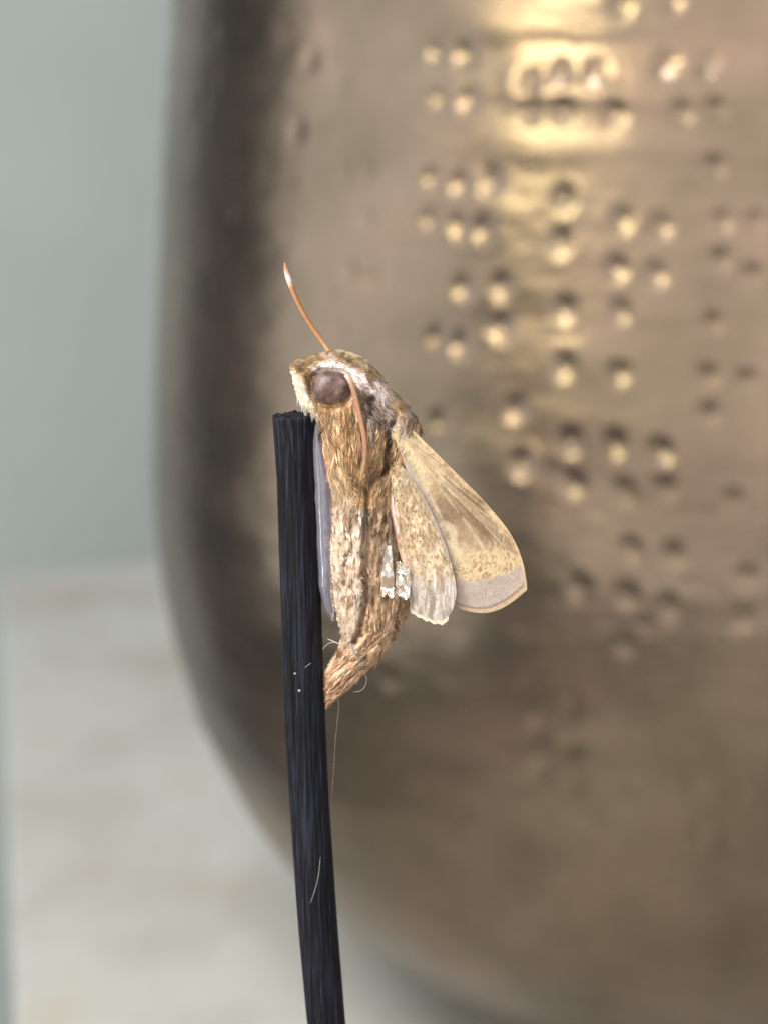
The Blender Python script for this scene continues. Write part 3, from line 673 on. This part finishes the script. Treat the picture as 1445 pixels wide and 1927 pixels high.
# ------------------------------------------------------------------ glue
def build_glue():
    vs = np.linspace(786, 1166, 120); n = 24; a = np.linspace(0, 2 * np.pi, n, endpoint=False)
    sr = np.interp(vs, SR[:, 0], SR[:, 1]); right = np.interp(vs, [786, 800, 830, 880, 930, 990, 1040, 1100, 1140, 1166], [600, 606, 612, 622, 632, 634, 630, 632, 634, 630])
    left = np.interp(vs, [786, 830, 1000, 1100, 1140, 1166], [594, 588, 595, 600, 608, 624])
    c = (left + right) / 2; hw = (right - left) / 2; ty = np.interp(vs, [786, 800, 1100, 1150, 1166], [0.3, 1.3, 1.5, 0.9, 0.25])
    A, Vv = np.meshgrid(a, vs); wob = 1 + 0.16 * (fbm(Vv / 26.0, A, 91, 2) - 0.5)
    U = c[:, None] + hw[:, None] * np.cos(A) * wob; P = flat(U, Vv); P[..., 1] = -0.35 - ty[:, None] * np.sin(A) * wob
    V = P.reshape(-1, 3); F = grid_faces(len(vs), n, flip=True); m = len(V)
    e0, e1 = P[0].mean(0), P[-1].mean(0); V = np.vstack([V, e0, e1]); k = np.arange(n); lo = (len(vs) - 1) * n
    t = np.vstack([np.stack([np.full(n, m), k, (k + 1) % n], -1), np.stack([np.full(n, m + 1), lo + (k + 1) % n, lo + k], -1)])
    o = new_mesh('glue_bead', V, [F, t], M_glue, origin=e1)
    tag(o, 'long glossy bead of clear glue between the stick and the moth belly', 'glue')
build_glue()
def build_film(name, poly_top, w0, w1, vv, seed, label):
    """crinkled clear film: strip between left and right edges, torn lower edge"""
    rows = [(0.0, 0.0), (0.14, 0.45), (0.32, 0.12), (0.46, 0.56), (0.62, 0.26), (0.84, 0.0), (1.0, 0.55)]
    nr, nc = len(rows), 5; g = np.random.default_rng(seed); V = []
    for i, (t, dy) in enumerate(rows):
        l, r = np.interp(t, *w0), np.interp(t, *w1)
        for j in range(nc):
            s = j / (nc - 1); u = l + (r - l) * s + g.normal(0, 0.6); last = i == nr - 1
            v = vv[0] + (vv[1] - vv[0]) * t + (g.normal(0, 4) if last else g.normal(0, 1.6)) - (5 * abs(s - 0.5) if last else 0)
            y = -(4.20 - 0.3 * t + dy * g.uniform(0.85, 1.15) + 0.22 * s + 0.04 * (j % 2))
            p = flat(u, v); p[1] = y; V.append(p)
    V = np.array(V); n = len(V); B_ = V.copy(); B_[:, 1] += 0.07
    f = grid_faces(nr, nc, wrap=False); rim = np.concatenate([np.arange(nc), np.arange(1, nr) * nc + nc - 1, (nr - 1) * nc + np.arange(nc - 2, -1, -1), np.arange(nr - 2, 0, -1) * nc]); r2 = np.roll(rim, -1)
    F = np.vstack([f, f[:, ::-1] + n, np.stack([r2, rim, rim + n, r2 + n], -1)])[:, ::-1]
    F = F[:, ::-1]
    o = new_mesh(name, np.vstack([V, B_]), F, M_film, smooth=False, origin=V.mean(0))
    tag(o, label, 'glue', 'flakes of clear glue on the moth')
build_film('glue_film', None, ([0, 0.25, 0.45, 0.8, 1], [726, 722, 719, 717, 716]), ([0, 0.25, 0.5, 1], [736, 738, 741, 741]), (1008, 1102), 3, 'narrow crinkled clear glue film with torn lower edge on the moth flank')
build_film('glue_film', None, ([0, 0.5, 1], [746, 744, 742]), ([0, 0.4, 1], [768, 771, 770]), (1040, 1105), 8, 'wider crinkled clear glue film overlapping the hindwing inner edge')

# ------------------------------------------------------------------ lint
def lint(pts, y, r, label, tips=True):
    c = smooth_curve(np.column_stack([np.array(pts, float), np.broadcast_to(y, (len(pts),))]), 28); P = flat(c[:, 0], c[:, 1]); P[:, 1] = c[:, 2]
    rr = r * (np.interp(np.linspace(0, 1, 28), [0, 0.1, 0.9, 1], [0.3, 1, 1, 0.3]) if tips else 1)
    V, F = tube(P, rr, 6); o = new_mesh('lint_fibre', V, F, M_lint, origin=P[0]); tag(o, label, 'fibre', 'lint fibres caught on moth and stick')
lint([(650, 1198), (640, 1199), (630, 1196), (617, 1192)], [-2.6, -2.5, -2.3, -2.0], 0.05, 'short thick pale wisp pointing at the stick from the belly end')
lint([(634, 1196), (622, 1199), (613, 1206), (608, 1214)], [-2.4, -2.2, -2.0, -1.8], 0.03, 'thin curved fibre bridging the belly wisp and the stick')
lint([(664, 1196), (670, 1214), (677, 1234), (684, 1250), (690, 1262), (688, 1278), (679, 1288), (665, 1291)], [-2.9, -2.9, -2.7, -2.6, -2.5, -2.3, -2.2, -2.1], 0.024, 'pale looped fibre curling off the moth tail')
lint([(660, 1195), (667, 1212), (675, 1230)], [-3.0, -2.95, -2.8], 0.09, 'broad glassy wisp lying on the tail base')
lint([(655, 1248), (645, 1258), (642, 1268), (644, 1277)], [-2.4, -2.4, -2.3, -2.2], 0.025, 'faint hooked fibre on the side of the tail')
lint([(636, 1303), (638, 1322), (637, 1340), (634, 1366), (631, 1400), (629, 1440), (624, 1504)], [-0.8, -0.9, -0.8, -0.8, -0.8, -0.8, -0.8], 0.012, 'very thin long filament hanging below the moth tail')
sy = lambda u, v: -1.98
lint([(604, 1600), (601, 1632), (594, 1662), (585, 1687)], [-1.85, -1.92, -1.98, -1.98], 0.022, 'pale scratch-like fibre lying on the lower black stick')
lint([(575, 1246), (580, 1242), (587, 1237)], [-2.0, -2.0, -1.95], 0.022, 'tiny slanting fibre on the stick beside the tail')
for (u, v, r, lab) in [(557, 1257, 0.11, 'bluish grey dust speck on the stick beside the tail'), (565, 1289, 0.13, 'white dust speck on the stick, below the bluish one')]:
    b = flat(u, v); g = np.random.default_rng(int(u)); nu = 10; a = np.linspace(0, 2 * np.pi, nu, endpoint=False); e = np.linspace(-1.5, 1.5, 6); A, E_ = np.meshgrid(a, e)
    rr = r * (1 + 0.35 * (g.random(A.shape) - 0.5)); P = np.stack([b[0] + rr * np.cos(A) * np.cos(E_), -2.0 + rr * 0.5 * np.sin(A) * np.cos(E_), b[2] + rr * np.sin(E_)], -1)
    o = new_mesh('dust_speck', P.reshape(-1, 3), grid_faces(6, nu), M_lint, origin=(b[0], -2.0, b[2])); tag(o, lab, 'speck')
